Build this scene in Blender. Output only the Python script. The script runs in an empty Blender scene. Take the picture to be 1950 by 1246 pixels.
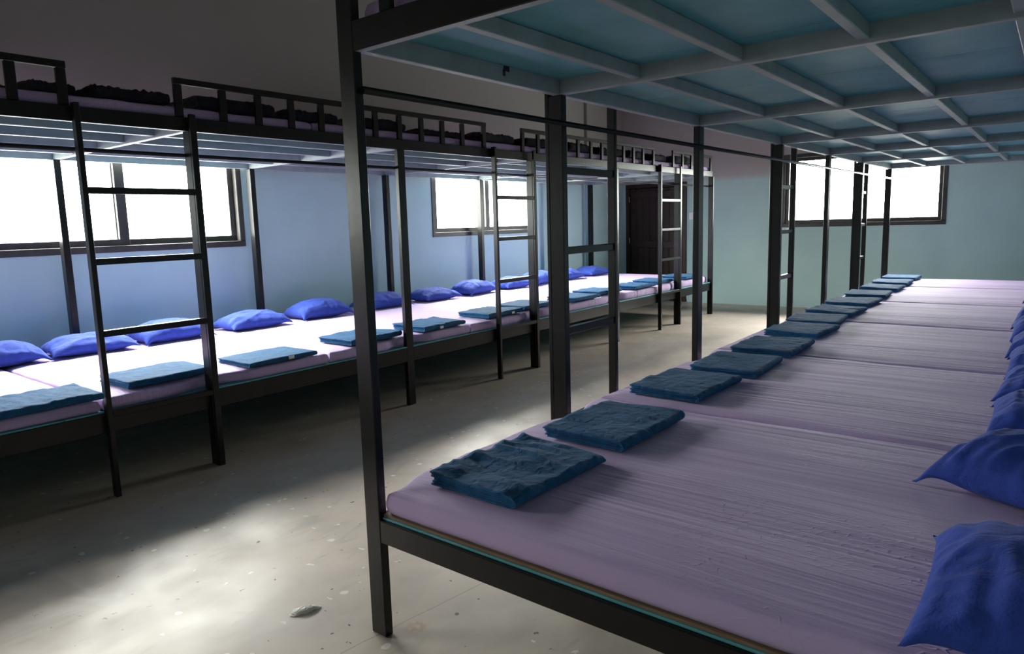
import bpy, bmesh, math, random
from mathutils import Vector, Matrix, noise

# ------------------------------------------------------------------ camera, sky, light, exposure
SC = bpy.context.scene
COL = SC.collection
W_PX, F_PX = 1950.0, 1315.53
cam_data = bpy.data.cameras.new('camera')
cam = bpy.data.objects.new('camera', cam_data)
COL.objects.link(cam)
cam_data.sensor_fit = 'HORIZONTAL'
cam_data.sensor_width = 36.0
cam_data.lens = 36.0 * F_PX / W_PX
cam_data.shift_x = (975.0 - 952.6) / W_PX
cam_data.shift_y = (609.08 - 623.0) / W_PX
cam_data.clip_start = 0.02
YAW, PITCH, ROLL = 0.68028, -0.137745, -0.030155
fw = Vector((-math.sin(YAW) * math.cos(PITCH), math.cos(YAW) * math.cos(PITCH), math.sin(PITCH)))
rt = Vector((math.cos(YAW), math.sin(YAW), 0))
up = rt.cross(fw)
rt, up = math.cos(ROLL) * rt + math.sin(ROLL) * up, -math.sin(ROLL) * rt + math.cos(ROLL) * up
m3 = Matrix((rt, up, -fw)).transposed()
cam.matrix_world = Matrix.Translation((1.8930, -1.5305, 1.4807)) @ m3.to_4x4()
SC.camera = cam

world = bpy.data.worlds.new('overcast_sky')
SC.world = world
world.use_nodes = True
wn, wl = world.node_tree.nodes, world.node_tree.links
bg = wn['Background']
bg.inputs['Strength'].default_value = 150.0
tc = wn.new('ShaderNodeTexCoord')
sep = wn.new('ShaderNodeSeparateXYZ')
rampw = wn.new('ShaderNodeValToRGB')
mapr = wn.new('ShaderNodeMapRange')
mapr.inputs['From Min'].default_value = -1
mapr.inputs['From Max'].default_value = 1
wl.new(tc.outputs['Generated'], sep.inputs[0])
wl.new(sep.outputs['Z'], mapr.inputs['Value'])
wl.new(mapr.outputs[0], rampw.inputs[0])
rampw.color_ramp.elements[0].position = 0.485
rampw.color_ramp.elements[0].color = (0.10, 0.102, 0.093, 1)   # ground and greenery outside
rampw.color_ramp.elements[1].position = 0.54
rampw.color_ramp.elements[1].color = (0.15, 0.15, 0.145, 1)   # hazy band above the horizon
for p_, c_ in ((0.60, (0.24, 0.236, 0.225)), (0.67, (0.36, 0.351, 0.333)), (0.735, (0.42, 0.410, 0.388)), (0.78, (0.62, 0.60, 0.57)), (0.9, (0.60, 0.585, 0.56))):
    e_ = rampw.color_ramp.elements.new(p_); e_.color = (*c_, 1)  # bright cloud higher up, toward the sun
wl.new(rampw.outputs[0], bg.inputs['Color'])

SC.view_settings.view_transform = 'Standard'
SC.view_settings.look = 'None'
SC.view_settings.gamma = 1.0
SC.view_settings.use_curve_mapping = False
SC.view_settings.exposure = 0.34
SC.cycles.use_denoising = True
SC.cycles.max_bounces = 12
SC.cycles.diffuse_bounces = 7
SC.cycles.transparent_max_bounces = 16
SC.cycles.sample_clamp_indirect = 8.0

XL, XR, YF, YN, ZC = -4.50, 2.36, 10.12, -7.0, 4.3     # room shell
GX = -2.22                                               # aisle face of the left bunks
WINS = {  # wall, start, end (frame outer), sill, head
    'window_1': ('L', 0.02, 2.325), 'window_2': ('L', 5.02, 7.325), 'window_3': ('F', -1.63, 0.63), 'window_4': ('L', -3.70, -1.9)}
WZ0, WZ1 = 1.335, 2.45
WZF0, WZF1 = 1.288, 2.43


def portal(name, loc, rot, sx, sy):
    d = bpy.data.lights.new(name, 'AREA')
    d.shape = 'RECTANGLE'; d.size = sx; d.size_y = sy
    d.cycles.is_portal = True
    o = bpy.data.objects.new(name, d)
    o.location = loc; o.rotation_euler = rot
    COL.objects.link(o)


for nm, (w, a, b) in WINS.items():
    if w == 'L':
        portal('sky_portal', (XL - 0.16, (a + b) / 2, (WZ0 + WZ1) / 2), (0, -math.pi / 2, 0), WZ1 - WZ0, b - a)
    else:
        portal('sky_portal', ((a + b) / 2, YF + 0.16, (WZF0 + WZF1) / 2), (-math.pi / 2, 0, 0), b - a, WZF1 - WZF0)

# ------------------------------------------------------------------ materials
MATS = {}


def mat(name, col, rough=0.6, metal=0.0, spec=0.5, col2=None, nscale=8.0, bump=0.0, bscale=60.0, stretch=None, sheen=0.0):
    m = bpy.data.materials.new(name)
    m.use_nodes = True
    n, l = m.node_tree.nodes, m.node_tree.links
    b = n['Principled BSDF']
    b.inputs['Base Color'].default_value = (*col, 1)
    b.inputs['Roughness'].default_value = rough
    b.inputs['Metallic'].default_value = metal
    b.inputs['Specular IOR Level'].default_value = spec
    if sheen:
        b.inputs['Sheen Weight'].default_value = sheen
    t = n.new('ShaderNodeTexCoord')
    mp = n.new('ShaderNodeMapping')
    l.new(t.outputs['Object'], mp.inputs[0])
    if stretch:
        mp.inputs['Scale'].default_value = stretch
    if col2:
        nz = n.new('ShaderNodeTexNoise')
        nz.inputs['Scale'].default_value = nscale
        nz.inputs['Detail'].default_value = 6
        l.new(mp.outputs[0], nz.inputs['Vector'])
        r = n.new('ShaderNodeValToRGB')
        r.color_ramp.elements[0].position = 0.35
        r.color_ramp.elements[1].position = 0.65
        r.color_ramp.elements[0].color = (*col, 1)
        r.color_ramp.elements[1].color = (*col2, 1)
        l.new(nz.outputs[0], r.inputs[0])
        l.new(r.outputs[0], b.inputs['Base Color'])
    if bump:
        nb = n.new('ShaderNodeTexNoise')
        nb.inputs['Scale'].default_value = bscale
        nb.inputs['Detail'].default_value = 4
        l.new(mp.outputs[0], nb.inputs['Vector'])
        bp = n.new('ShaderNodeBump')
        bp.inputs['Strength'].default_value = bump
        bp.inputs['Distance'].default_value = 0.01
        l.new(nb.outputs[0], bp.inputs['Height'])
        l.new(bp.outputs[0], b.inputs['Normal'])
    MATS[name] = m
    return m


mat('black_paint', (0.004, 0.004, 0.0045), 0.30, spec=0.4, col2=(0.008, 0.008, 0.009), nscale=14, bump=0.05, bscale=25)
mat('grey_primer', (0.255, 0.275, 0.285), 0.5, col2=(0.30, 0.325, 0.335), nscale=9, bump=0.05, bscale=30)
mat('teal_board', (0.085, 0.30, 0.335), 0.5, col2=(0.115, 0.36, 0.41), nscale=5, bump=0.06, bscale=20)
def wall_mat():
    """Mint paint; above the upper decks the dim warm light is put into the colour."""
    m = mat('wall_paint', (0.41, 0.575, 0.575), 0.65, col2=(0.44, 0.605, 0.605), nscale=2.5, bump=0.06, bscale=40)
    n, l = m.node_tree.nodes, m.node_tree.links
    b = n['Principled BSDF']
    src = b.inputs['Base Color'].links[0].from_socket
    g = n.new('ShaderNodeNewGeometry'); sx = n.new('ShaderNodeSeparateXYZ'); l.new(g.outputs['Position'], sx.inputs[0])
    r = n.new('ShaderNodeMapRange'); r.inputs[1].default_value = 2.08; r.inputs[2].default_value = 2.18; l.new(sx.outputs['Z'], r.inputs[0])
    x = n.new('ShaderNodeMix'); x.data_type = 'RGBA'
    l.new(r.outputs[0], x.inputs[0]); l.new(src, x.inputs[6]); x.inputs[7].default_value = (0.43, 0.40, 0.385, 1)  # warm grey tint of the upper light painted into the wall colour
    l.new(x.outputs[2], b.inputs['Base Color'])


wall_mat()
mat('ceiling_board', (0.12, 0.11, 0.10), 0.8, col2=(0.14, 0.13, 0.12), nscale=3)
mat('frame_metal', (0.035, 0.033, 0.032), 0.42, col2=(0.05, 0.047, 0.045), nscale=12)
mat('door_wood', (0.020, 0.008, 0.006), 0.55, col2=(0.030, 0.011, 0.009), nscale=6, stretch=(8, 8, 0.6), bump=0.1, bscale=12)
mat('brushed_steel', (0.6, 0.6, 0.58), 0.3, metal=1.0)
mat('white_plastic', (0.8, 0.8, 0.78), 0.4)
mat('white_tag', (0.75, 0.75, 0.75), 0.8)
mat('black_tape', (0.012, 0.012, 0.012), 0.7)
mat('bare_wood', (0.16, 0.10, 0.055), 0.7, col2=(0.22, 0.14, 0.08), nscale=7, stretch=(1, 12, 12))
mat('scrub_steel', (0.85, 0.84, 0.80), 0.45, metal=0.2)


def glass_mat():
    m = bpy.data.materials.new('window_glass'); m.use_nodes = True
    n, l = m.node_tree.nodes, m.node_tree.links
    n.clear()
    o = n.new('ShaderNodeOutputMaterial'); mx = n.new('ShaderNodeMixShader')
    tr = n.new('ShaderNodeBsdfTransparent'); gl = n.new('ShaderNodeBsdfGlossy')
    tr.inputs[0].default_value = (0.95, 0.97, 0.96, 1)
    gl.inputs['Roughness'].default_value = 0.03
    mx.inputs[0].default_value = 0.04
    l.new(tr.outputs[0], mx.inputs[1]); l.new(gl.outputs[0], mx.inputs[2])
    l.new(mx.outputs[0], o.inputs[0])
    MATS['window_glass'] = m


glass_mat()


def sheet_mat():
    """Lilac cotton: fine pulled wrinkles across the bed plus creased patches."""
    m = mat('lilac_sheet', (0.50, 0.365, 0.61), 0.75, spec=0.3, sheen=0.1)
    n, l = m.node_tree.nodes, m.node_tree.links
    b = n['Principled BSDF']
    t = n.new('ShaderNodeTexCoord')

    def nz(scale, st, detail, rot=0.0, dist=0.0, kind='FBM'):
        mp = n.new('ShaderNodeMapping'); mp.inputs['Scale'].default_value = st
        mp.inputs['Rotation'].default_value = (0, 0, rot)
        l.new(t.outputs['Object'], mp.inputs[0])
        x = n.new('ShaderNodeTexNoise'); x.inputs['Scale'].default_value = scale
        x.inputs['Detail'].default_value = detail; x.inputs['Distortion'].default_value = dist
        l.new(mp.outputs[0], x.inputs['Vector'])
        return x.outputs[0]
    pulls = nz(3.0, (0.35, 11.0, 1.0), 5, 0.03, 0.35)
    folds = nz(1.1, (0.45, 3.2, 1.0), 2, -0.05, 0.4)
    # creases: sharp ridges of a distorted noise, only inside patches
    cre = nz(20.0, (0.7, 1.8, 1.0), 1, 0.5, 0.25)
    ab = n.new('ShaderNodeMath'); ab.operation = 'SUBTRACT'; ab.inputs[1].default_value = 0.5; l.new(cre, ab.inputs[0])
    ab2 = n.new('ShaderNodeMath'); ab2.operation = 'ABSOLUTE'; l.new(ab.outputs[0], ab2.inputs[0])
    rid = n.new('ShaderNodeMapRange'); rid.inputs['From Min'].default_value = 0.0; rid.inputs['From Max'].default_value = 0.035
    rid.inputs['To Min'].default_value = 1.0; rid.inputs['To Max'].default_value = 0.0
    l.new(ab2.outputs[0], rid.inputs['Value'])
    patch = nz(1.6, (1, 1, 1), 1)
    pm = n.new('ShaderNodeMapRange'); pm.inputs['From Min'].default_value = 0.5; pm.inputs['From Max'].default_value = 0.62
    l.new(patch, pm.inputs['Value'])
    pc = n.new('ShaderNodeMath'); pc.operation = 'MULTIPLY'; l.new(rid.outputs[0], pc.inputs[0]); l.new(pm.outputs[0], pc.inputs[1])
    s1 = n.new('ShaderNodeMath'); s1.operation = 'MULTIPLY_ADD'; s1.inputs[1].default_value = 0.08
    zone = nz(0.9, (0.7, 1.3, 1.0), 1)
    zm = n.new('ShaderNodeMapRange'); zm.inputs['From Min'].default_value = 0.38; zm.inputs['From Max'].default_value = 0.66
    zm.inputs['To Min'].default_value = 0.15; zm.inputs['To Max'].default_value = 0.85; l.new(zone, zm.inputs['Value'])
    pz = n.new('ShaderNodeMath'); pz.operation = 'MULTIPLY'; l.new(pulls, pz.inputs[0]); l.new(zm.outputs[0], pz.inputs[1])
    l.new(pc.outputs[0], s1.inputs[0]); l.new(pz.outputs[0], s1.inputs[2])
    s2 = n.new('ShaderNodeMath'); s2.operation = 'MULTIPLY_ADD'; s2.inputs[1].default_value = 1.2
    l.new(folds, s2.inputs[0]); l.new(s1.outputs[0], s2.inputs[2])
    bp = n.new('ShaderNodeBump'); bp.inputs['Strength'].default_value = 0.9; bp.inputs['Distance'].default_value = 0.014
    l.new(s2.outputs[0], bp.inputs['Height']); l.new(bp.outputs[0], b.inputs['Normal'])


sheet_mat()


def cloth_mat(name, c1, c2, bscale, bump, wr):
    m = mat(name, c1, 0.85, spec=0.15, col2=c2, nscale=20, sheen=0.04)
    n, l = m.node_tree.nodes, m.node_tree.links
    b = n['Principled BSDF']; t = n.new('ShaderNodeTexCoord')
    a = n.new('ShaderNodeTexNoise'); a.inputs['Scale'].default_value = bscale; a.inputs['Detail'].default_value = 3
    c = n.new('ShaderNodeTexNoise'); c.inputs['Scale'].default_value = wr; c.inputs['Detail'].default_value = 5; c.inputs['Distortion'].default_value = 0.8
    l.new(t.outputs['Object'], a.inputs['Vector']); l.new(t.outputs['Object'], c.inputs['Vector'])
    ad = n.new('ShaderNodeMath'); ad.operation = 'MULTIPLY_ADD'; ad.inputs[1].default_value = 0.12
    l.new(a.outputs[0], ad.inputs[0]); l.new(c.outputs[0], ad.inputs[2])
    bp = n.new('ShaderNodeBump'); bp.inputs['Strength'].default_value = bump; bp.inputs['Distance'].default_value = 0.016
    l.new(ad.outputs[0], bp.inputs['Height']); l.new(bp.outputs[0], b.inputs['Normal'])


cloth_mat('navy_towel', (0.013, 0.080, 0.185), (0.020, 0.105, 0.24), 300, 0.9, 18)
cloth_mat('shaded_towel', (0.012, 0.012, 0.022), (0.018, 0.018, 0.030), 300, 0.5, 22)  # towel cloth darkened, the upper deck's weak light put into its colour
cloth_mat('blue_pillowcase', (0.028, 0.057, 0.30), (0.037, 0.072, 0.36), 200, 0.8, 9)


def floor_mat():
    m = mat('polished_concrete', (0.40, 0.37, 0.33), 0.45, spec=0.4)
    n, l = m.node_tree.nodes, m.node_tree.links
    b = n['Principled BSDF']; t = n.new('ShaderNodeTexCoord')
    P = t.outputs['Object']

    def noise_(sc, det=5, dist=0.0, st=None):
        x = n.new('ShaderNodeTexNoise'); x.inputs['Scale'].default_value = sc; x.inputs['Detail'].default_value = det
        x.inputs['Distortion'].default_value = dist
        if st:
            mp = n.new('ShaderNodeMapping'); mp.inputs['Scale'].default_value = st; l.new(P, mp.inputs[0]); l.new(mp.outputs[0], x.inputs['Vector'])
        else:
            l.new(P, x.inputs['Vector'])
        return x.outputs[0]

    def ramp(v, p0, p1, c0, c1):
        r = n.new('ShaderNodeValToRGB'); e = r.color_ramp.elements
        e[0].position = p0; e[1].position = p1; e[0].color = (*c0, 1); e[1].color = (*c1, 1)
        l.new(v, r.inputs[0]); return r.outputs[0]

    def mix(fac, a, c):
        x = n.new('ShaderNodeMix'); x.data_type = 'RGBA'
        l.new(fac, x.inputs[0])
        for s, v in ((6, a), (7, c)):
            if isinstance(v, tuple): x.inputs[s].default_value = (*v, 1)
            else: l.new(v, x.inputs[s])
        return x.outputs[2]

    def mrange(v, a, c, d=0.0, e=1.0):
        x = n.new('ShaderNodeMapRange'); x.inputs[1].default_value = a; x.inputs[2].default_value = c
        x.inputs[3].default_value = d; x.inputs[4].default_value = e; l.new(v, x.inputs[0]); return x.outputs[0]

    def mul(a, c):
        x = n.new('ShaderNodeMath'); x.operation = 'MULTIPLY'; l.new(a, x.inputs[0])
        if isinstance(c, float): x.inputs[1].default_value = c
        else: l.new(c, x.inputs[1])
        return x.outputs[0]
    base = ramp(noise_(1.1, 8, 0.6), 0.35, 0.66, (0.375, 0.312, 0.262), (0.51, 0.428, 0.365))
    fine = ramp(noise_(6.5, 7, 0.5, (1, 0.7, 1)), 0.3, 0.7, (0.365, 0.305, 0.262), (0.525, 0.443, 0.381))
    half = n.new('ShaderNodeMix'); half.data_type = 'RGBA'; half.inputs[0].default_value = 0.45
    l.new(base, half.inputs[6]); l.new(fine, half.inputs[7])
    c = half.outputs[2]
    # trowel scuffs
    c = mix(mul(mrange(noise_(3.0, 4, 1.5, (3.0, 0.8, 1)), 0.60, 0.72), 0.35), c, (0.27, 0.25, 0.225))
    c = mix(mul(mrange(noise_(2.2, 4, 1.0, (1.0, 2.0, 1)), 0.62, 0.75), 0.4), c, (0.56, 0.54, 0.51))

    def dots(scale, rmin, chance, off):
        mp = n.new('ShaderNodeMapping'); mp.inputs['Location'].default_value = off
        l.new(P, mp.inputs[0])
        dn = n.new('ShaderNodeTexNoise'); dn.inputs['Scale'].default_value = scale * 1.7
        l.new(mp.outputs[0], dn.inputs['Vector'])
        mx = n.new('ShaderNodeMix'); mx.data_type = 'VECTOR'; mx.inputs[0].default_value = 0.06
        l.new(mp.outputs[0], mx.inputs[4]); l.new(dn.outputs[1], mx.inputs[5])
        v = n.new('ShaderNodeTexVoronoi'); v.voronoi_dimensions = '2D'; v.inputs['Scale'].default_value = scale
        l.new(mx.outputs[1], v.inputs['Vector'])
        d = mrange(v.outputs['Distance'], rmin * 0.8, rmin, 1.0, 0.0)
        s = n.new('ShaderNodeSeparateColor'); l.new(v.outputs['Color'], s.inputs[0])
        return mul(d, mrange(s.outputs[0], chance, chance + 0.02, 1.0, 0.0))
    c = mix(mul(dots(5.0, 0.075, 0.22, (0.3, 0.1, 0)), 0.7), c, (0.72, 0.70, 0.67))
    c = mix(mul(dots(14.0, 0.12, 0.06, (5, 3, 0)), 0.7), c, (0.70, 0.68, 0.66))
    c = mix(dots(8.0, 0.05, 0.10, (2.2, 7.1, 0)), c, (0.06, 0.055, 0.05))
    c = mix(dots(21.0, 0.09, 0.05, (9.2, 4.1, 0)), c, (0.09, 0.08, 0.07))
    # rust stain beside the near corner post
    sp = n.new('ShaderNodeVectorMath'); sp.operation = 'DISTANCE'; sp.inputs[1].default_value = (0.115, 0.115, 0)
    l.new(P, sp.inputs[0])
    rs = mul(mrange(sp.outputs['Value'], 0.015, 0.055, 1.0, 0.0), mrange(noise_(40, 3), 0.4, 0.6))
    c = mix(mul(rs, 0.7), c, (0.40, 0.18, 0.07))
    # hairline crack running out from the corner post
    dt = n.new('ShaderNodeVectorMath'); dt.operation = 'DOT_PRODUCT'; dt.inputs[1].default_value = (0.990, -0.140, 0)
    wob = n.new('ShaderNodeVectorMath'); wob.operation = 'MULTIPLY_ADD'
    wn_ = n.new('ShaderNodeTexNoise'); wn_.inputs['Scale'].default_value = 7; l.new(P, wn_.inputs['Vector'])
    wob.inputs[1].default_value = (0.02, 0.02, 0); l.new(wn_.outputs[1], wob.inputs[0]); l.new(P, wob.inputs[2])
    l.new(wob.outputs[0], dt.inputs[0])
    sb = n.new('ShaderNodeMath'); sb.operation = 'SUBTRACT'; sb.inputs[1].default_value = 0.046; l.new(dt.outputs['Value'], sb.inputs[0])
    abx = n.new('ShaderNodeMath'); abx.operation = 'ABSOLUTE'; l.new(sb.outputs[0], abx.inputs[0])
    c = mix(mul(mrange(abx.outputs[0], 0.0012, 0.003, 1.0, 0.0), 0.6), c, (0.16, 0.14, 0.12))
    l.new(c, b.inputs['Base Color'])
    l.new(mrange(noise_(2.5, 5), 0.3, 0.7, 0.36, 0.55), b.inputs['Roughness'])
    bp = n.new('ShaderNodeBump'); bp.inputs['Strength'].default_value = 0.12; bp.inputs['Distance'].default_value = 0.01
    l.new(noise_(9, 6), bp.inputs['Height']); l.new(bp.outputs[0], b.inputs['Normal'])


floor_mat()


# ------------------------------------------------------------------ mesh helpers
class MB:
    def __init__(self):
        self.bm = bmesh.new()
        self.slots = []

    def slot(self, m):
        if m not in self.slots: self.slots.append(m)
        return self.slots.index(m)

    def box(self, x0, x1, y0, y1, z0, z1, m, bev=0.003, inner=None, outer_dir=None):
        x0, x1 = min(x0, x1), max(x0, x1); y0, y1 = min(y0, y1), max(y0, y1)
        t = bmesh.new()
        bmesh.ops.create_cube(t, size=1.0)
        for v in t.verts:
            v.co = Vector(((x0 + x1) / 2 + v.co.x * (x1 - x0), (y0 + y1) / 2 + v.co.y * (y1 - y0), (z0 + z1) / 2 + v.co.z * (z1 - z0)))
        if bev:
            bev = min(bev, 0.3 * min(x1 - x0, y1 - y0, z1 - z0))
            bmesh.ops.bevel(t, geom=t.edges[:], offset=bev, segments=1, affect='EDGES')
        self._add(t, m, inner, outer_dir)

    def _add(self, t, m, inner=None, outer_dir=None):
        a = self.slot(m)
        b = self.slot(inner) if inner else a
        t.normal_update()
        for f in t.faces:
            f.material_index = a
            if inner and not (f.normal.dot(Vector(outer_dir)) > 0.4 or f.normal.z > 0.4):
                f.material_index = b
        me = bpy.data.meshes.new('tmp'); t.to_mesh(me); t.free()
        self.bm.from_mesh(me); bpy.data.meshes.remove(me)

    def cyl(self, p0, p1, r, m, seg=14, r2=None):
        p0, p1 = Vector(p0), Vector(p1)
        t = bmesh.new()
        d = p1 - p0
        bmesh.ops.create_cone(t, cap_ends=True, segments=seg, radius1=r, radius2=r if r2 is None else r2, depth=d.length)
        q = Vector((0, 0, 1)).rotation_difference(d)
        bmesh.ops.transform(t, matrix=Matrix.Translation((p0 + p1) / 2) @ q.to_matrix().to_4x4(), verts=t.verts)
        for f in t.faces: f.smooth = len(f.verts) == 4
        self._add(t, m)

    def ball(self, c, r, m, sc=(1, 1, 1)):
        t = bmesh.new(); bmesh.ops.create_uvsphere(t, u_segments=16, v_segments=10, radius=r)
        for v in t.verts: v.co = Vector((c[0] + v.co.x * sc[0], c[1] + v.co.y * sc[1], c[2] + v.co.z * sc[2]))
        for f in t.faces: f.smooth = True
        self._add(t, m)

    def build(self, name, parent=None, origin=None):
        me = bpy.data.meshes.new(name)
        if origin:
            bmesh.ops.translate(self.bm, vec=-Vector(origin), verts=self.bm.verts)
        self.bm.to_mesh(me); self.bm.free()
        for s in self.slots: me.materials.append(MATS[s])
        return link(name, me, parent, origin)


def link(name, me, parent=None, loc=None):
    o = bpy.data.objects.new(name, me)
    COL.objects.link(o)
    if loc: o.location = loc
    if parent:
        o.parent = parent
        o.matrix_parent_inverse = Matrix.Translation(parent.location).inverted()
    return o


def empty(name, loc):
    o = bpy.data.objects.new(name, None); o.location = loc; o.empty_display_size = 0.1
    COL.objects.link(o); return o


def tag(o, label, cat, group=None):
    o['label'] = label; o['category'] = cat
    if group: o['group'] = group
    return o


def struct(o, label=None, cat=None):
    o['kind'] = 'structure'
    if label: o['label'] = label; o['category'] = cat
    return o


def onebox(name, parent, *a, **k):
    b = MB(); b.box(*a, **k); return b.build(name, parent)


# ------------------------------------------------------------------ room shell
struct(onebox('floor', None, XL - 0.2, XR + 0.2, YN - 0.2, YF + 0.2, -0.1, 0, 'polished_concrete', bev=0), 'worn pale grey concrete floor with white paint spots', 'floor')
struct(onebox('ceiling', None, XL - 0.2, XR + 0.2, YN - 0.2, YF + 0.2, ZC, ZC + 0.1, 'ceiling_board', bev=0), 'dim ceiling above the dormitory bunks', 'ceiling')
T = 0.15
DX0, DX1, DZ = -4.43, -3.24, 2.12


def wall_with_holes(name, axis, face, out, lo, hi, holes, label):
    """Solid wall slab split around rectangular openings; face..face+out is its thickness."""
    b = MB()

    def put(a0, a1, z0, z1):
        if a1 - a0 < 1e-4 or z1 - z0 < 1e-4: return
        if axis == 'x': b.box(face, face + out, a0, a1, z0, z1, 'wall_paint', bev=0)
        else: b.box(a0, a1, face, face + out, z0, z1, 'wall_paint', bev=0)
    cur = lo
    for a0, a1, z0, z1 in sorted(holes):
        put(cur, a0, 0, ZC); put(a0, a1, 0, z0); put(a0, a1, z1, ZC); cur = a1
    put(cur, hi, 0, ZC)
    o = b.build(name)
    return struct(o, label, 'wall')


wall_with_holes('wall_left', 'x', XL, -T, YN - 0.2, YF + 0.2,
                [(a, b, WZ0, WZ1) for w, a, b in WINS.values() if w == 'L'], 'pale blue left wall with windows behind the bunks')
wall_with_holes('wall_far', 'y', YF, T, XL, XR,
                [(WINS['window_3'][1], WINS['window_3'][2], WZF0, WZF1), (DX0, DX1, 0, DZ)], 'pale mint far wall with the brown door and a window')
struct(onebox('wall_right', None, XR, XR + T, YN, YF + 0.2, 0, ZC, 'wall_paint', bev=0), 'pale mint right wall behind the pillows', 'wall')
struct(onebox('wall_near', None, XL, XR, YN - T, YN, 0, ZC, 'wall_paint', bev=0), 'pale mint wall behind the viewer', 'wall')
struct(onebox('trim_1', None, XL, XL + 0.05, 8.80, 9.62, 0, ZC, 'wall_paint', bev=0.004), 'shallow painted column on the left wall near the door', 'column')


struct(onebox('sky_blocker', None, XL - 0.2, XR + 0.2, YF + T + 0.001, YF + T + 0.8, 2.78, 2.86, 'ceiling_board', bev=0), 'added unseen eave outside the far wall', 'blocker')  # added unseen slab that keeps high sky light off the far window


def window(name, wall, a, b, z0, z1, label):
    """Two-panel sliding window: outer frame, two sashes, a pane in each."""
    def bx(mb, u0, u1, d0, d1, w0, w1, m, bev=0.004):
        # u along the wall, d depth into the wall (0 = room face, positive = outwards)
        if wall == 'L': mb.box(XL - d0, XL - d1, u0, u1, w0, w1, m, bev=bev)
        else: mb.box(u0, u1, YF + d0, YF + d1, w0, w1, m, bev=bev)
    f = MB(); FW = 0.058
    for u0, u1, w0, w1 in ((a, b, z0, z0 + FW), (a, b, z1 - FW, z1), (a, a + FW, z0 + FW, z1 - FW), (b - FW, b, z0 + FW, z1 - FW)):
        bx(f, u0, u1, -0.012, 0.10, w0, w1, 'frame_metal')
    # slim inner sliding rail
    bx(f, a + FW, b - FW, 0.045, 0.05, z0 + FW, z0 + FW + 0.02, 'frame_metal', bev=0)
    root = f.build(name)
    struct(root, label, 'window')
    mid = (a + b) / 2
    for k, (s0, s1, d) in enumerate(((a + FW, mid + 0.045, 0.012), (mid - 0.045, b - FW, 0.055))):
        s = MB(); SW = 0.054; q0, q1 = z0 + FW, z1 - FW
        for u0, u1, w0, w1 in ((s0, s1, q0, q0 + SW), (s0, s1, q1 - SW, q1), (s0, s0 + SW + 0.03 * k, q0 + SW, q1 - SW), (s1 - SW - 0.03 * (1 - k), s1, q0 + SW, q1 - SW)):
            bx(s, u0, u1, d, d + 0.032, w0, w1, 'frame_metal', bev=0.003)
        so = s.build('sash', root)
        p = MB(); bx(p, s0 + SW - 0.005, s1 - SW + 0.005, d + 0.014, d + 0.018, q0 + SW - 0.005, q1 - SW + 0.005, 'window_glass', bev=0)
        p.build('pane', so)


window('window_1', 'L', *WINS['window_1'][1:], WZ0, WZ1, 'bright window on the left wall nearest the viewer')
window('window_2', 'L', *WINS['window_2'][1:], WZ0, WZ1, 'bright window on the left wall farther away, toward the door')
window('window_3', 'F', *WINS['window_3'][1:], WZF0, WZF1, 'bright black-framed window on the far wall')
window('window_4', 'L', *WINS['window_4'][1:], WZ0, WZ1, 'window on the left wall beside the viewer')

# door
d = MB()
d.box(DX0, DX0 + 0.07, YF - 0.02, YF + 0.1, 0, DZ, 'door_wood')
d.box(DX1 - 0.07, DX1, YF - 0.02, YF + 0.1, 0, DZ, 'door_wood')
d.box(DX0 + 0.07, DX1 - 0.07, YF - 0.02, YF + 0.1, DZ - 0.07, DZ, 'door_wood')
d.box(DX0 + 0.002, DX1 - 0.002, YF + 0.101, YF + 0.14, 0.001, DZ - 0.002, 'door_wood', bev=0)
door = d.build('door_1'); struct(door, 'dark reddish-brown wooden door on the far wall', 'door')
lf = MB(); x0, x1 = DX0 + 0.075, DX1 - 0.075
lf.box(x0, x1, YF + 0.02, YF + 0.055, 0.01, DZ - 0.075, 'door_wood')
for k in range(8):                                      # vertical planks
    w = (x1 - x0) / 8
    lf.box(x0 + k * w + 0.006, x0 + (k + 1) * w - 0.006, YF + 0.008, YF + 0.03, 0.02, DZ - 0.085, 'door_wood', bev=0.006)
for z in (0.12, 1.02, 1.93):
    lf.box(x0 + 0.02, x1 - 0.02, YF + 0.002, YF + 0.02, z - 0.06, z + 0.06, 'door_wood', bev=0.006)
leaf = lf.build('door_leaf', door)
k = MB(); k.cyl((x1 - 0.07, YF + 0.01, 1.21), (x1 - 0.07, YF - 0.045, 1.21), 0.012, 'brushed_steel')
k.cyl((x1 - 0.07, YF + 0.006, 1.21), (x1 - 0.07, YF - 0.004, 1.21), 0.03, 'brushed_steel')
k.ball((x1 - 0.07, YF - 0.06, 1.21), 0.03, 'brushed_steel', (1, 0.8, 1))
k.build('door_knob', leaf)
for z in (0.3, 1.1, 1.85):
    h = MB(); h.cyl((x0 - 0.005, YF - 0.012, z - 0.05), (x0 - 0.005, YF - 0.012, z + 0.05), 0.009, 'brushed_steel'); h.build('hinge', leaf)
s = MB(); s.box(-3.195, -3.115, YF - 0.012, YF - 0.0005, 1.455, 1.575, 'white_plastic', bev=0.004)
sw = s.build('light_switch'); tag(sw, 'small white light switch plate on the far wall beside the door', 'light switch')
s = MB(); s.box(-3.17, -3.14, YF - 0.017, YF - 0.011, 1.49, 1.54, 'white_plastic', bev=0.003); s.build('rocker', sw)


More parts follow.
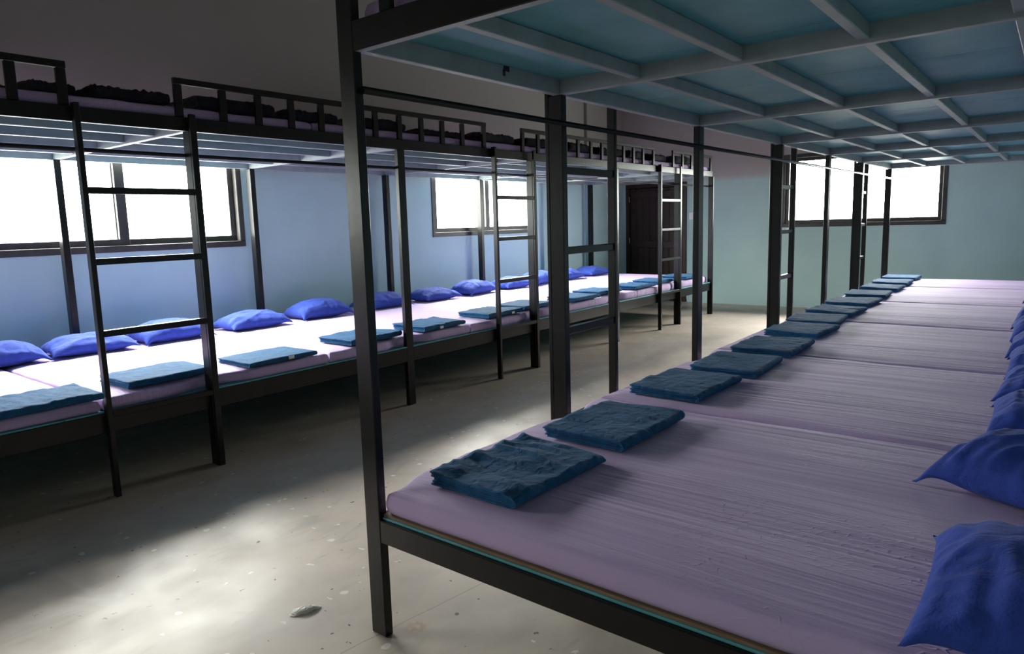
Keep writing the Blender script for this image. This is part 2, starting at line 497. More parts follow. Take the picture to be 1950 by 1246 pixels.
# ------------------------------------------------------------------ bunk platforms
class Bunk:
    def __init__(self, side, name, label, y0, y1, posts, ladders, guards, zr, depth=2.2):
        self.side = side; self.y0, self.y1 = y0, y1; self.depth = depth
        (self.zl0, self.zl1, self.zu0, self.zu1) = zr
        ox = 0.0 if side == 'R' else GX
        self.root = empty(name, (ox, y0, 0)); tag(self.root, label, 'bunk bed')
        self.od = (-1, 0, 0) if side == 'R' else (1, 0, 0)
        B, G = 'black_paint', 'grey_primer'
        zl0, zl1, zu0, zu1 = zr
        R0, R1 = 0.027, 0.065                            # side rail depth range
        D = depth
        # ---- posts
        py = []
        for (y, kind) in posts:
            if kind == 'thick': u, a, b = (0.0, 0.076), y, y + 0.040
            elif kind == 'end': u, a, b = (0.0, 0.076), y, y + 0.036
            else: u, a, b = (0.026, 0.066), y, y + 0.076
            top = zu0
            if kind == 'end' and side == 'R' and y < 0.1: top = 2.37
            py.append((a, b, u, kind))
            p = MB(); self.bx(p, u[0], u[1], a, b, 0.0, top, B)
            if kind == 'end' and side == 'R' and y < 0.1:
                self.bx(p, 0.004, 0.072, a + 0.003, b - 0.003, 0.0005, 0.03, 'frame_metal')
            o = p.build('post', self.root)
            p = MB(); self.bx(p, D - (0.076 if side == 'L' else 0.04), D, a - 0.012, a + 0.04, 0.0, zu0, B); p.build('post', self.root)
        # ---- lower side rails (between posts), front and back
        edges = [(y0, y0)] if not any(abs(a - y0) < 0.01 for a, *_ in py) else []
        segs = []
        cur = y0
        for a, b, u, kind in py:
            if a - cur > 0.02: segs.append((cur, a))
            cur = b
        if y1 - cur > 0.02: segs.append((cur, y1))
        for a, b in segs:
            p = MB(); self.bx(p, R0, R1, a, b, zl0, zl1, B); p.build('side_rail', self.root)
            p = MB(); self.bx(p, D - 0.04, D, a + 0.041, b - 0.013, zl0, zl1, B); p.build('side_rail', self.root)
        # ---- upper side rails run over the posts: black outside, grey primer inside and beneath
        ya = y0 + (0.037 if side == 'R' else 0)
        p = MB(); self.bx(p, R0, R1, ya, y1, zu0, zu1, B, inner=G, outer_dir=self.od); p.build('upper_side_rail', self.root)
        p = MB(); self.bx(p, D - 0.038, D, ya, y1, zu0, zu1, G); p.build('upper_side_rail', self.root)
        # ---- cross beams at every post, upper and lower
        self.posts = py
        for i, (a, b, u, kind) in enumerate(py):
            c = a
            endbeam = i == 0
            if endbeam:
                p = MB(); self.bx(p, 0.0765 if side == 'R' else R1, D - 0.04, a, a + 0.037, zu0 - (0.012 if side == 'R' else 0), zu1, B, inner=G, outer_dir=(0, -1, 0)); p.build('cross_beam', self.root)
                p = MB(); self.bx(p, 0.0765, D - 0.04, a, a + 0.037, zl0, zl1, B); p.build('end_rail', self.root)
            else:
                p = MB(); self.bx(p, R1, D - 0.04, c, c + 0.038, zu0, zu1, G); p.build('cross_beam', self.root)
                p = MB(); self.bx(p, 0.0765, D - 0.04, c, c + 0.036, zl0, zl1, B); p.build('end_rail', self.root)
        # ---- joists between the cross beams
        for i in range(len(py) - 1):
            a = py[i][0] + 0.038; b = py[i + 1][0]
            for uj in (0.455, 0.89, 1.325, 1.76):
                p = MB(); self.bx(p, uj - 0.019, uj + 0.019, a, b, zu0 + 0.012, zu1 - 0.0165, G); p.build('joist', self.root)
        # ---- deck boards: painted plywood sheets, a seam inside each bay
        ys = [y0 + 0.001]
        for i in range(len(py) - 1):
            a, b = py[i][0], py[i + 1][0]
            ys += [a + (b - a) * 0.52, b - 0.09] if (b - a) > 1.3 else [b - 0.11]
        ys.append(y1 - 0.001)
        ys = sorted(set(ys))
        for a, b in zip(ys, ys[1:]):
            p = MB(); self.bx(p, R1 + 0.001, D - 0.041, max(a, y0 + 0.039), b - 0.004, zu1 - 0.016, zu1, 'teal_board', bev=0.001); p.build('upper_deck_board', self.root)
        for a, b in zip(ys, ys[1:]):
            p = MB()
            if side == 'R':
                a2 = a + 0.012 if a < 0.1 else a
                self.bx(p, 0.0775, D - 0.045, a2, b - 0.003, zl1, zl1 + 0.0085, 'teal_board', bev=0.002)
                self.bx(p, 0.0775, D - 0.045, a2 + 0.006, b - 0.006, zl1 + 0.0086, zl1 + 0.018, 'bare_wood', bev=0.001)
            else:
                self.bx(p, R0 + 0.0005, D - 0.045, a, b - 0.003, zl1, zl1 + 0.010, 'teal_board', bev=0.002)
            p.build('lower_deck_board', self.root)
        # ---- curtain rod under the upper deck
        zr_ = 1.928 if side == 'R' else 1.952
        p = MB(); p.cyl((self.X(0.089), y0 + 0.02, zr_), (self.X(0.089), y1 - 0.0, zr_), 0.0125, B); p.build('curtain_rod', self.root)
        # ---- ladders: a strip on the thick post, a far stile and four rungs
        for (s_a, s_b, strip_y) in ladders:
            p = MB()
            self.bx(p, -0.022, 0.0255, s_a, s_b, 0.0, zu1 + 0.015, B)
            self.bx(p, -0.022, -0.0005, strip_y, strip_y + 0.04, 0.0, zu1 + 0.015, B)
            lad = p.build('ladder', self.root)
            ra, rb = (strip_y + 0.041, s_a - 0.001) if s_a > strip_y else (s_b + 0.001, strip_y - 0.001)
            for zt in (1.745, 1.358, 0.958, 0.502):
                r = MB(); self.bx(r, -0.02, -0.0005 + 0.018, ra, rb, zt - 0.036, zt, B); r.build('rung', lad)
        # ---- guard rails above the upper deck
        for (ups, ) in [(g,) for g in guards]:
            p = MB(); zt = 2.40 if side == 'L' else 2.36
            self.bx(p, 0.03, 0.058, ups[0], ups[-1] + 0.05, zt - 0.036, zt, B)
            g = p.build('guard_rail', self.root)
            for yy in ups:
                q = MB(); self.bx(q, 0.032, 0.056, yy, yy + 0.048, zu1 + 0.0005, zt - 0.0365, B); q.build('guard_upright', g)

    def X(self, u):
        return u if self.side == 'R' else GX - u

    def bx(self, mb, u0, u1, y0, y1, z0, z1, m, **k):
        mb.box(self.X(u0), self.X(u1), y0, y1, z0, z1, m, **k)


R = Bunk('R', 'sleeping_platform', 'black steel two-tier sleeping platform on the right with teal underside boards', 0.0, 9.262,
         [(0.0, 'end'), (1.21, 'thick'), (2.80, 'mid'), (4.47, 'thick'), (6.01, 'mid'), (7.47, 'thick'), (9.22, 'end')],
         [(1.785, 1.812, 1.211), (5.03, 5.057, 4.471), (8.02, 8.047, 7.471)],
         [[0.3, 0.6, 0.9, 1.16], [1.84 + 0.27 * i for i in range(10)], [5.1 + 0.27 * i for i in range(9)]],
         (0.366, 0.450, 2.060, 2.142))
# guard at the near end of the right upper deck
gp = MB(); gp.box(0.078, 2.16, 0.004, 0.032, 2.324, 2.36, 'black_paint'); ge = gp.build('guard_rail', R.root)
for x in (0.20, 0.7, 1.2, 1.7):
    q = MB(); q.box(x, x + 0.05, 0.006, 0.03, 2.1425, 2.3235, 'black_paint'); q.build('guard_upright', ge)
tp = MB()                                                # scrap of black tape caught under the board
tp.box(0.066, 0.069, 0.80, 0.835, 2.105, 2.135, 'black_tape', bev=0.0008)
tp.box(0.0655, 0.0685, 0.795, 0.808, 2.085, 2.112, 'black_tape', bev=0.0008)
tp.build('tape_scrap', R.root)

L = Bunk('L', 'sleeping_platform', 'black steel two-tier sleeping platform along the left wall under the windows', -2.82, 8.792,
         [(-2.82, 'thick'), (-1.09, 'mid'), (0.635, 'thick'), (2.352, 'mid'), (4.125, 'thick'), (5.84, 'mid'), (7.555, 'thick'), (8.752, 'end')],
         [(0.008, 0.036, 0.635), (3.52, 3.548, 4.125), (6.955, 6.983, 7.555)],
         [[-2.52 + 0.282 * i for i in range(8)] + [-0.27, -0.04],
          [0.585, 0.87, 1.12, 1.372, 1.62, 1.87, 2.125, 2.375, 2.62, 2.87, 3.125, 3.42],
          [4.01, 4.27, 4.52, 4.775, 5.02, 5.29, 5.53, 5.78, 6.04, 6.29, 6.54, 6.83],
          [7.42, 7.72, 8.02, 8.35, 8.72]],
         (0.372, 0.488, 2.092, 2.172))


# ------------------------------------------------------------------ bedding
def fbm(x, y, s, seed, oct=3):
    return noise.fractal(Vector((x * s, y * s, seed)), 1.0, 2.0, oct)


def ridge(x, y, s, seed):
    v = noise.noise(Vector((x * s, y * s, seed)))
    return max(0.0, 1.0 - abs(v) * 5.0)


def mattress_mesh(x0, x1, y0, y1, z0, z1, seed, slope=0.0, nx=64, ny=56, notch=None):
    """Foam slab in a fitted sheet: domed top, rounded lip, drawn-in sides with gathers."""
    bm = bmesh.new()
    w, d, h = x1 - x0, y1 - y0, z1 - z0
    rd = 0.013
    # profile: rings shrinking toward the top centre
    def pt(i, j):
        u, v = i / nx, j / ny
        px, py_ = x0 + u * w, y0 + v * d
        e = min(u * w, (1 - u) * w, v * d, (1 - v) * d)
        drop = 0.0
        if e < rd * 1.6:
            t = 1 - e / (rd * 1.6); drop = rd * (1 - math.sqrt(max(0.0, 1 - t * t)))
        dome = 0.014 * (1 - math.exp(-e / 0.10)) - 0.014
        wav = 0.0035 * fbm(px * 0.5, py_ * 2.2, 2.4, seed) + 0.003 * fbm(px, py_, 0.9, seed + 4)
        pul = 0.0022 * noise.noise(Vector((px * 1.0, py_ * 26, seed * 3 + 1))) * math.exp(-e / 0.5)
        edge = 0.006 * noise.noise(Vector((px * 7, py_ * 7, seed + 9))) * math.exp(-e / 0.03)
        return px, py_, z1 + slope * (py_ - y0) - drop + dome + wav + pul + edge
    def spread(n):   # denser near the edges
        return [0.5 - 0.5 * math.copysign(abs(math.cos(math.pi * i / n)) ** 0.62, math.cos(math.pi * i / n)) for i in range(n + 1)]
    us, vs = [q * nx for q in spread(nx)], [q * ny for q in spread(ny)]
    g = [[bm.verts.new(pt(us[i], vs[j])) for j in range(ny + 1)] for i in range(nx + 1)]
    for i in range(nx):
        for j in range(ny):
            bm.faces.new((g[i][j], g[i + 1][j], g[i + 1][j + 1], g[i][j + 1]))
    loop = [g[i][0] for i in range(nx + 1)] + [g[nx][j] for j in range(1, ny + 1)] + [g[i][ny] for i in range(nx - 1, -1, -1)] + [g[0][j] for j in range(ny - 1, 0, -1)]
    cx, cy = (x0 + x1) / 2, (y0 + y1) / 2
    prev = loop
    for k, (fz, inset) in enumerate(((0.72, -0.004), (0.45, -0.006), (0.2, 0.0), (0.0, 0.010))):
        ring = []
        for v in loop:
            sx = 1 if v.co.x > cx else -1; sy = 1 if v.co.y > cy else -1
            ex = abs(abs(v.co.x - cx) - w / 2) < 0.004; ey = abs(abs(v.co.y - cy) - d / 2) < 0.004
            gth = 0.0025 * noise.noise(Vector((v.co.x * 22, v.co.y * 22, seed + k)))
            nx_ = v.co.x - (sx * (inset + gth) if ex else 0)
            ny_ = v.co.y - (sy * (inset + gth) if ey else 0)
            ring.append(bm.verts.new((nx_, ny_, z0 + (v.co.z - z0) * fz)))
        n = len(loop)
        for i in range(n):
            bm.faces.new((prev[i], ring[i], ring[(i + 1) % n], prev[(i + 1) % n]))
        prev = ring
    bf = bm.faces.new(list(reversed(prev)))
    if notch:                                            # the foam is squeezed in where a post stands against its aisle edge
        xe, sg, posts = notch
        for v in bm.verts:
            s_ = max([math.exp(-(max(0.0, abs(v.co.y - (pa + pb) / 2) - (pb - pa) / 2 - 0.04) / 0.10) ** 2) for pa, pb in posts] + [0.0])
            dist = (v.co.x - (x0 if sg > 0 else x1)) * sg
            v.co.x += sg * s_ * xe * max(0.0, 1 - max(0.0, dist) / 0.35)
    bmesh.ops.triangulate(bm, faces=[bf])
    bmesh.ops.recalc_face_normals(bm, faces=bm.faces)
    for f in bm.faces: f.smooth = True
    return bm


ORD = ['first', 'second', 'third', 'fourth', 'fifth', 'sixth', 'seventh', 'eighth', 'ninth', 'tenth', 'eleventh', 'twelfth', 'thirteenth', 'fourteenth']


def top_z(side, y):
    return (0.566 if side == 'R' else 0.578) + 0.0032 * max(0.0, y)


def put_mattresses(side, ys, deck, labels, group, seed, tight=0.009):
    for i, (a, b) in enumerate(zip(ys, ys[1:])):
        a += tight; b -= tight
        if side == 'R':
            xa, xb = (0.052, 2.10)
            if deck == 'upper': xa = 0.092
        else:
            xa, xb = GX - 2.10, GX - 0.040
            if deck == 'upper': xa, xb = GX - 2.15, GX - 0.07
        if deck == 'lower':
            z0 = (0.4685 if side == 'R' else 0.4985); z1 = top_z(side, a); sl = 0.0032 if a >= 0 else 0.0
        else:
            z0 = (2.1435 if side == 'R' else 2.1735); z1 = z0 + 0.075; sl = 0
        bk = R if side == 'R' else L
        nt = (0.048 if side == 'R' else 0.062, 1 if side == 'R' else -1, [(pa, pb) for pa, pb, _, _ in bk.posts]) if deck == 'lower' else None
        bm = mattress_mesh(xa, xb, a, b, z0, z1, seed + i * 3.7, sl, *((64, 56) if deck == 'lower' else (40, 30)), notch=nt)
        org = Vector(((xa + xb) / 2, (a + b) / 2, z0))
        bmesh.ops.translate(bm, vec=-org, verts=bm.verts)
        me = bpy.data.meshes.new('mattress'); bm.to_mesh(me); bm.free(); me.materials.append(MATS['lilac_sheet'])
        o = link('mattress', me, None, org)
        tag(o, labels[i], 'mattress', group)


RS = [0.014, 1.565, 3.165, 4.845, 6.43, 8.08, 9.255]
put_mattresses('R', RS, 'lower',
               ['lilac-sheeted mattress at the near end of the right lower deck, in the foreground'] +
               ['lilac-sheeted mattress on the right lower deck, %s from the viewer' % ORD[i] for i in range(1, 5)] +
               ['lilac-sheeted mattress at the far end of the right lower deck by the far wall'], 'mattresses on the right lower deck', 1.0)
LS = [-2.80, -1.58, 0.0, 1.575, 3.16, 4.80, 6.40, 7.62, 8.78]
put_mattresses('L', LS, 'lower',
               ['lilac-sheeted mattress on the left lower deck, just outside the left of the view',
                'lilac-sheeted mattress at the left edge of the view on the left lower deck'] +
               ['brightly lit lilac mattress on the left lower deck behind the nearest ladder'] +
               ['lilac-sheeted mattress on the left lower deck, %s from the left edge' % ORD[i] for i in range(2, 6)] +
               ['lilac-sheeted mattress at the door end of the left lower deck'], 'mattresses on the left lower deck', 40.0)
put_mattresses('L', LS, 'upper',
               ['lilac mattress on the left upper deck, outside the left of the view'] +
               ['lilac mattress on the left upper deck above the left edge of the view'] +
               ['lilac mattress on the left upper deck, %s from the left edge' % ORD[i] for i in range(1, 6)] +
               ['lilac mattress at the door end of the left upper deck'], 'mattresses on the left upper deck', 80.0)
put_mattresses('R', [0.045] + RS[1:], 'upper',
               ['lilac mattress at the near end of the right upper deck'] +
               ['lilac mattress on the right upper deck, %s from the near end, above the teal boards' % ORD[i] for i in range(1, 6)], 'mattresses on the right upper deck', 120.0)


from mathutils.bvhtree import BVHTree
BEDS = []
for o in COL.objects:
    if o.get('category') == 'mattress':
        loc = o.location
        BEDS.append((o.location.copy(), BVHTree.FromPolygons([v.co + loc for v in o.data.vertices], [p.vertices[:] for p in o.data.polygons])))


def rest_z(x, y, zmax, hw, hl, rot=0.0):
    """Height at which something with this footprint rests on the mattresses below it."""
    best = None
    for i in range(9):
        for j in range(11):
            du, dv = hw * (i / 4 - 1), hl * (j / 5 - 1)
            px, py = x + du * math.cos(rot) - dv * math.sin(rot), y + du * math.sin(rot) + dv * math.cos(rot)
            for loc, t in BEDS:
                if abs(py - loc.y) < 1.2 and loc.z < zmax:
                    h = t.ray_cast(Vector((px, py, zmax)), Vector((0, 0, -1)))[0]
                    if h is not None and (best is None or h.z > best): best = h.z
    return best + 0.002


# ---- folded towels: nested U folds, spine on +x, loose edges on -x
def towel_mesh(seed, w=0.40, l=0.55, nest=3, th=0.0060, rumple=1.0, cloth='navy_towel'):
    rnd = random.Random(seed)
    bm = bmesh.new()
    gap = th * 1.22
    H = nest * 2 * gap
    rows = 44
    skew = rnd.uniform(-0.02, 0.02)
    for k in range(nest):
        zlo, zhi = (k + 0.5) * gap, H - (k + 0.5) * gap
        rad = (zhi - zlo) / 2
        xs = w / 2 - 0.006 - (k * gap) - rad * 1.0
        e_lo, e_hi = -w / 2 + rnd.uniform(0, 0.022), -w / 2 + rnd.uniform(0, 0.022)
        if k == 0: e_hi = -w / 2 + 0.004
        path = []
        N = 26
        for i in range(N + 1):
            path.append((e_lo + (xs - e_lo) * i / N, zlo, 0, -1))
        for i in range(1, 10):
            a = -math.pi / 2 + math.pi * i / 10
            path.append((xs + rad * math.cos(a), (zlo + zhi) / 2 + rad * math.sin(a), math.cos(a), math.sin(a)))
        for i in range(N + 1):
            path.append((xs + (e_hi - xs) * i / N, zhi, 0, 1))
        l0, l1 = -l / 2 + rnd.uniform(0, 0.010) + 0.004 * k, l / 2 - rnd.uniform(0, 0.010) - 0.004 * k
        grids = []
        for sgn in (1, -1):
            g = []
            for ip, (px, pz, nx_, nz_) in enumerate(path):
                row = []
                for j in range(rows + 1):
                    v = j / rows
                    yy = l0 + (l1 - l0) * v
                    t = th * 0.5 * sgn
                    x_, z_ = px + nx_ * t, pz + nz_ * t
                    lay = max(0.0, min(1.0, z_ / H))
                    # rumple: shared field scaled with height keeps the layers apart
                    f = 0.007 * noise.noise(Vector((x_ * 4, yy * 5, seed))) + 0.0035 * noise.noise(Vector((x_ * 7 + yy * 3, yy * 24, seed + 2))) \
                        + 0.0045 * ridge(x_ * 0.5 + 0.25 * yy, yy * 1.25, 9.0, seed + 5) * max(0.0, min(1.0, 0.5 + 1.5 * noise.noise(Vector((x_ * 4, yy * 3, seed + 7)))))
                    ed = math.exp(-(x_ + w / 2) / 0.06)
                    lift = ed * (0.010 * noise.noise(Vector((yy * 9, seed, 1))) + 0.004)
                    ed2 = math.exp(-(l / 2 + yy) / 0.035) + math.exp(-(l / 2 - yy) / 0.035)
                    z2 = z_ + lay * rumple * (f + lift) - lay * ed2 * 0.006
                    z2 = max(z2, 0.0004 + 0.3 * z_)
                    x2 = x_ + 0.006 * noise.noise(Vector((yy * 6, seed + lay, 4))) + skew * yy * (lay - 0.3)
                    y2 = yy + 0.007 * noise.noise(Vector((x_ * 7, seed + k * 2 + (0 if ip < len(path) / 2 else 1), 7)))
                    row.append(bm.verts.new((x2, y2, z2)))
                g.append(row)
            grids.append(g)
        A, Bq = grids
        n = len(path)
        for i in range(n - 1):
            for j in range(rows):
                bm.faces.new((A[i][j], A[i][j + 1], A[i + 1][j + 1], A[i + 1][j]))
                bm.faces.new((Bq[i][j], Bq[i + 1][j], Bq[i + 1][j + 1], Bq[i][j + 1]))
        for i in range(n - 1):
            bm.faces.new((A[i][0], A[i + 1][0], Bq[i + 1][0], Bq[i][0]))
            bm.faces.new((A[i][rows], Bq[i][rows], Bq[i + 1][rows], A[i + 1][rows]))
        for j in range(rows):
            bm.faces.new((A[0][j], Bq[0][j], Bq[0][j + 1], A[0][j + 1]))
            bm.faces.new((A[n - 1][j], A[n - 1][j + 1], Bq[n - 1][j + 1], Bq[n - 1][j]))
    bmesh.ops.recalc_face_normals(bm, faces=bm.faces)
    for f in bm.faces: f.smooth = True
    me = bpy.data.meshes.new('towel'); bm.to_mesh(me); bm.free()
    me.materials.append(MATS[cloth])
    return me


TOWELS = [towel_mesh(11, rumple=2.0, nest=3), towel_mesh(23, rumple=0.9), towel_mesh(37, rumple=0.8), towel_mesh(41, rumple=0.6), towel_mesh(53, nest=3, rumple=1.1)]
FLAT = [towel_mesh(61, nest=2, rumple=0.45, th=0.007), towel_mesh(67, nest=2, rumple=0.8, th=0.0065)]
HEAP = [towel_mesh(71, nest=3, rumple=2.6, th=0.0082, cloth='shaded_towel'), towel_mesh(79, nest=4, rumple=2.2, th=0.0082, cloth='shaded_towel'), towel_mesh(83, nest=4, rumple=0.9, th=0.0082, cloth='shaded_towel')]


def place_towel(me, x, y, z, rot, label, group, scale=(1, 1, 1), tagat=None):
    o = link('towel', me, None, (x, y, z))
    o.rotation_euler = (0, 0, rot); o.scale = scale
    tag(o, label, 'towel', group)
    if tagat:
        q = MB(); ax, ay, az = tagat
        q.box(ax - 0.001, ax + 0.0015, ay - 0.022, ay + 0.022, az - 0.011, az + 0.011, 'white_tag', bev=0.0004)
        t = q.build('care_tag'); t.parent = o; t['label'] = 'small white care tag'
    return o


# right lower deck: 13 towels (x, y, rotation, mesh)
RT = [(0.405, 0.40, -0.03, 0), (0.425, 1.075, -0.02, 1), (0.375, 1.93, -0.03, 2), (0.42, 2.56, 0.03, 3), (0.42, 3.25, 0.0, 1),
      (0.395, 4.02, -0.04, 2), (0.345, 4.64, 0.05, 3), (0.355, 5.24, -0.03, 4), (0.345, 5.98, -0.05, 1), (0.33, 6.74, 0.04, 3),
      (0.33, 7.48, 0.0, 4), (0.315, 8.20, 0.03, 2), (0.30, 8.92, 0.0, 3)]
RL = ['crumpled navy folded towel nearest the viewer on the right lower deck',
      'neatly layered navy folded towel second from the viewer on the right lower deck'] + \
     ['navy folded towel on the right lower deck, %s from the viewer' % ORD[i] for i in range(2, 12)] + \
     ['navy folded towel at the far end of the right lower deck by the far wall']
for i, (x, y, r, m) in enumerate(RT):
    place_towel(TOWELS[m], x, y, rest_z(x, y, 1.2, 0.215, 0.29, r), r, RL[i], 'folded towels on the right lower deck',
                scale=(1.0, 1.0 if i < 6 else 0.97, 1.0))
# left lower deck: spine and thick edge toward the aisle
LT = [(-2.375, -0.275, 0.03, 4), (-2.505, 0.44, 0.02, 3), (-2.42, 1.18, 0.02, 0), (-2.47, 2.065, 0.04, 1), (-2.45, 2.83, 0.03, 4),
      (-2.47, 3.72, 0.02, 1), (-2.51, 4.34, 0.0, 3), (-2.42, 5.16, 0.0, 3), (-2.51, 5.84, 0.0, 1), (-2.44, 6.62, -0.02, 4),
      (-2.51, 7.36, 0.0, 3), (-2.44, 8.15, 0.0, 1)]
LLAB = ['folded blue towel at the left edge of the view on the left lower deck',
        'folded blue towel behind the nearest ladder on the left lower deck',
        'flat neatly folded blue towel right of the nearest ladder on the left lower deck',
        'folded blue left-deck towel half hidden behind the right platform corner post'] + \
       ['folded blue towel on the left lower deck, %s from the left edge' % ORD[i] for i in range(4, 11)] + \
       ['folded blue towel at the door end of the left lower deck']
for i, (x, y, r, m) in enumerate(LT):
    me = FLAT[0] if i == 2 else TOWELS[m]
    tg = {2: (0.199, 0.05, 0.020), 5: (0.201, 0.10, 0.016), 4: (0.201, -0.06, 0.016)}.get(i)
    place_towel(me, x, y, rest_z(x, y, 1.2, 0.215, 0.29, r), r, LLAB[i], 'folded towels on the left lower deck', tagat=tg)
# left upper deck
LU = [(-2.52, -0.06, 0.2, 0, (1, 0.4, 0.8)), (-2.51, 0.37, 0.05, 0, (1, 0.8, 1.1)), (-2.51, 1.03, 0.0, 2, (1, 1, 1)), (-2.51, 1.62, 0.1, 0, (1, 0.8, 1.1)),
      (-2.51, 2.25, 0.0, 1, (1, 1, 0.9)), (-2.51, 2.95, 0.0, 0, (1, 1, 0.7)), (-2.51, 3.72, 0.1, 0, (1, 1, 1.2)), (-2.51, 4.45, 0.0, 1, (1, 1, 1)),
      (-2.51, 5.15, 0.1, 0, (1, 0.9, 1.4)), (-2.51, 5.85, 0.0, 0, (1, 1, 1.3)), (-2.51, 6.5, 0.1, 0, (1, 0.9, 1.4)), (-2.51, 7.15, 0.1, 0, (1, 0.8, 1.3)), (-2.51, 7.9, 0.0, 1, (1, 1, 1.2))]
ULAB = ['small dark rumpled cloth on the left upper deck behind the nearest guard rail',
        'dark rumpled towel on the left upper deck in the gap above the nearest ladder',
        'thick dark folded towel on the left upper deck just past the nearest ladder'] + \
       ['dark towel behind the left upper guard rail, %s from the left edge' % ORD[i] for i in range(3, 6)] + \
       ['dark rumpled towel on the left upper deck above the second ladder'] + \
       ['dark towel behind the left upper guard rail, %s from the left edge' % ORD[i] for i in range(7, 11)] + \
       ['dark rumpled towel on the left upper deck above the third ladder', 'dark towel at the door end of the left upper deck']
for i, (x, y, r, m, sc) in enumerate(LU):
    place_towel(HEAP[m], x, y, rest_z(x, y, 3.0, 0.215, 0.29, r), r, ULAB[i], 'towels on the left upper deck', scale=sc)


# ---- pillows
def pillow_mesh(seed, w=0.42, l=0.62, h=0.15):
    bm = bmesh.new(); N, M = 40, 52
    def pos(i, j, s):
        u, v = -1 + 2 * i / N, -1 + 2 * j / M
        # concave outline so that the corners run out to points
        px = u * w / 2 * (1 + 0.05 * abs(u) ** 4 * abs(v) ** 6)
        py_ = v * l / 2 * (1 + 0.05 * abs(v) ** 4 * abs(u) ** 6)
        px *= 1 - 0.06 * (1 - v * v) * abs(u) ** 2
        py_ *= 1 - 0.05 * (1 - u * u) * abs(v) ** 2
        prof = ((1 - abs(u) ** 2.3) ** 0.62) * ((1 - abs(v) ** 2.6) ** 0.55)
        wr = noise.noise(Vector((px * 5, py_ * 5, seed))) * 0.012 + ridge(px * 1.6, py_ * 0.7, 5.0, seed + 2) * 0.012
        # gathers running in from the short ends and seams
        gat = 0.019 * noise.noise(Vector((u * 5.5, seed + 3, 0.6 * v))) * abs(v) ** 1.5 + 0.016 * noise.noise(Vector((0.6 * u, v * 7, seed + 6))) * abs(u) ** 1.5
        if s > 0:
            z = h * 0.64 * prof + prof ** 0.4 * (wr + gat)
        else:
            z = -h * 0.36 * min(1.0, prof * 1.15)
        return px, py_, z
    top = [[None] * (M + 1) for _ in range(N + 1)]; bot = [[None] * (M + 1) for _ in range(N + 1)]
    for i in range(N + 1):
        for j in range(M + 1):
            rim = i in (0, N) or j in (0, M)
            a = pos(i, j, 1)
            if rim:
                top[i][j] = bot[i][j] = bm.verts.new((a[0], a[1], 0.004 * noise.noise(Vector((a[0] * 9, a[1] * 9, seed)))))
            else:
                top[i][j] = bm.verts.new(a); bot[i][j] = bm.verts.new(pos(i, j, -1))
    for i in range(N):
        for j in range(M):
            bm.faces.new((top[i][j], top[i + 1][j], top[i + 1][j + 1], top[i][j + 1]))
            bm.faces.new((bot[i][j], bot[i][j + 1], bot[i + 1][j + 1], bot[i + 1][j]))
    # settle on the bed: squash the underside flat
    zb = -h * 0.30
    for v in bm.verts:
        if v.co.z < zb: v.co.z = zb
    # drooping corners come to rest on the sheet
    for v in bm.verts:
        c = (abs(v.co.x) / (w / 2)) ** 4 * (abs(v.co.y) / (l / 2)) ** 4
        v.co.z += min(1.0, c) * (zb + 0.006 - min(v.co.z, 0.0)) * (1 if seed % 2 else 0.6)
        v.co.z = max(v.co.z, zb)
    bmesh.ops.translate(bm, vec=(0, 0, -zb), verts=bm.verts)
    for f in bm.faces: f.smooth = True
    me = bpy.data.meshes.new('pillow'); bm.to_mesh(me); bm.free()
    me.materials.append(MATS['blue_pillowcase'])
    return me


PIL = [pillow_mesh(3, h=0.17), pillow_mesh(8, h=0.15), pillow_mesh(15, h=0.18), pillow_mesh(22, h=0.16), pillow_mesh(29, h=0.19)]


def place_pillow(me, x, y, z, rot, label, group, tilt=(0, 0), sc=(1, 1, 1)):
    o = link('pillow', me, None, (x, y, z)); o.rotation_euler = (tilt[0], tilt[1], rot); o.scale = sc
    return tag(o, label, 'pillow', group)


LP = [(-4.02, -0.03), (-4.0, 0.60), (-4.02, 1.25), (-4.0, 2.02), (-4.03, 2.80), (-4.03, 3.66), (-4.0, 4.47), (-4.0, 5.22), (-4.0, 6.0), (-4.02, 6.68), (-4.03, 7.40), (-4.03, 8.2)]
LPL = ['blue pillow at the left edge of the view under the left window',
       'long blue pillow left of the nearest ladder stile on the left lower deck',
       'blue pillow seen through the nearest ladder on the left lower deck',
       'plump blue pillow just right of the nearest ladder on the left lower deck',
       'plump blue pillow beside the right platform corner post, on the left lower deck'] + \
      ['blue pillow along the left wall, %s from the left edge of view' % ORD[i] for i in range(5, 11)] + \
      ['darker blue pillow at the door end of the left lower deck']
for i, (x, y) in enumerate(LP):
    rr = [0.06, -0.05, 0.04, 0.0, -0.04, 0.05, 0.0, 0.04, -0.03, 0.03, 0.05, -0.04][i]
    place_pillow(PIL[i % 5], x, y, rest_z(x, y, 1.2, 0.22, 0.33, rr), rr, LPL[i], 'blue pillows on the left lower deck', sc=(1, 0.97, 1))
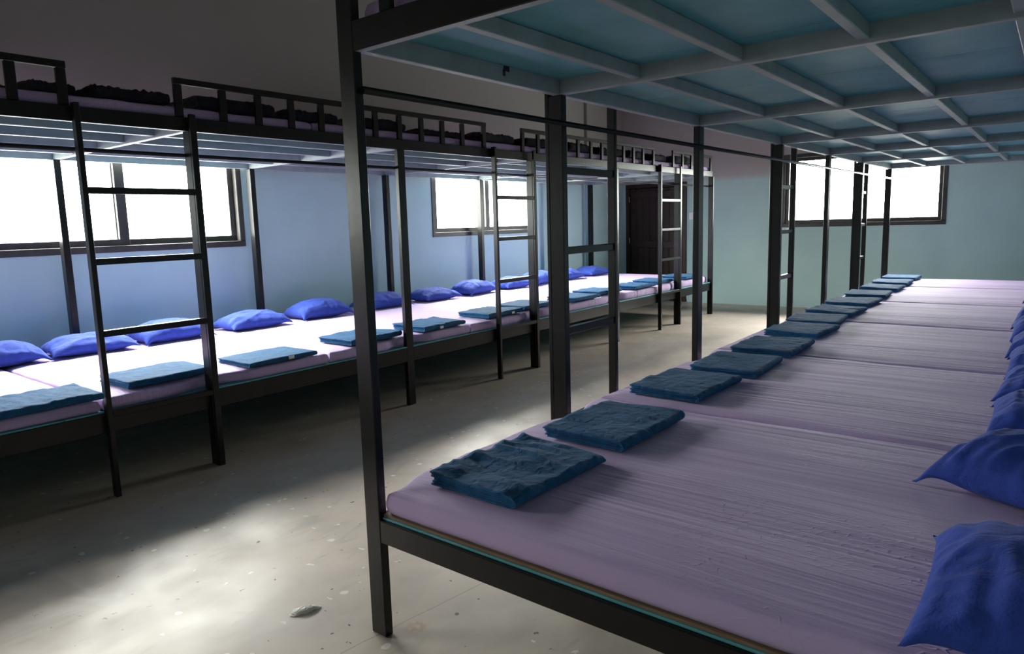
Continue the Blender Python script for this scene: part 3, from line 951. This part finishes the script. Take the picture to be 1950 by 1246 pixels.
RP = [(1.90, 0.305, 0.02, 3, 1.08), (1.885, 1.20, -0.50, 2, 1.1), (1.92, 1.98, 0.02, 0, 1), (1.92, 2.60, -0.03, 3, 1), (1.92, 3.22, 0.03, 2, 1), (1.90, 3.86, 0.0, 0, 1),
      (1.88, 4.52, 0.04, 4, 1), (1.88, 5.28, -0.03, 2, 1), (1.90, 6.05, 0.02, 3, 1), (1.88, 6.8, 0.0, 0, 1), (1.88, 7.5, 0.0, 2, 1), (1.86, 8.25, 0.03, 3, 1), (1.86, 8.9, 0.0, 0, 1)]
for i, (x, y, r, m, sz) in enumerate(RP):
    lab = ['large blue pillow nearest the viewer in the bottom right corner', 'blue pillow with a long pointed corner, second from the viewer on the right'][i] if i < 2 else \
        'blue pillow on the right lower deck, %s from the viewer' % ORD[i]
    place_pillow(PIL[m], x, y, rest_z(x, y, 1.2, 0.22, 0.33, r), r, lab, 'blue pillows on the right lower deck', sc=(1, 0.86 if i == 1 else 0.95, sz))

# ------------------------------------------------------------------ steel scouring pad on the floor
rnd = random.Random(5)
cu = bpy.data.curves.new('scouring_pad', 'CURVE'); cu.dimensions = '3D'; cu.bevel_depth = 0.00055; cu.bevel_resolution = 1
for s_ in range(17):
    sp = cu.splines.new('POLY'); n = 90; sp.points.add(n - 1)
    c = Vector((rnd.uniform(-0.035, 0.035), rnd.uniform(-0.018, 0.018), 0)); a0 = rnd.uniform(0, 6.28); r0 = rnd.uniform(0.007, 0.015)
    dx, dy = rnd.uniform(-0.03, 0.03), rnd.uniform(-0.016, 0.016)
    for i in range(n):
        t = i / n; a = a0 + t * 50
        x = c.x + dx * (t - 0.5) + r0 * math.cos(a); y = c.y + dy * (t - 0.5) + r0 * math.sin(a) * 0.8
        hmax = 0.017 * max(0.15, 1 - (x / 0.055) ** 2 - (y / 0.035) ** 2)
        z = 0.0015 + hmax * (0.5 + 0.5 * math.sin(a * 0.37 + s_))
        sp.points[i].co = (x, y + 0.25 * x, z, 1)
pad = bpy.data.objects.new('scouring_pad', cu); COL.objects.link(pad)
dg = bpy.context.evaluated_depsgraph_get()
me = bpy.data.meshes.new_from_object(pad.evaluated_get(dg)); me.materials.clear(); me.materials.append(MATS['scrub_steel'])
bpy.data.objects.remove(pad)
for p_ in me.polygons: p_.use_smooth = True
pad = link('scouring_pad', me, None, (-0.315, -0.065, 0)); pad.rotation_euler = (0, 0, 0.65)
tag(pad, 'curly steel wool scouring pad lying on the bare concrete floor', 'scouring pad')
bpy.context.view_layer.update()
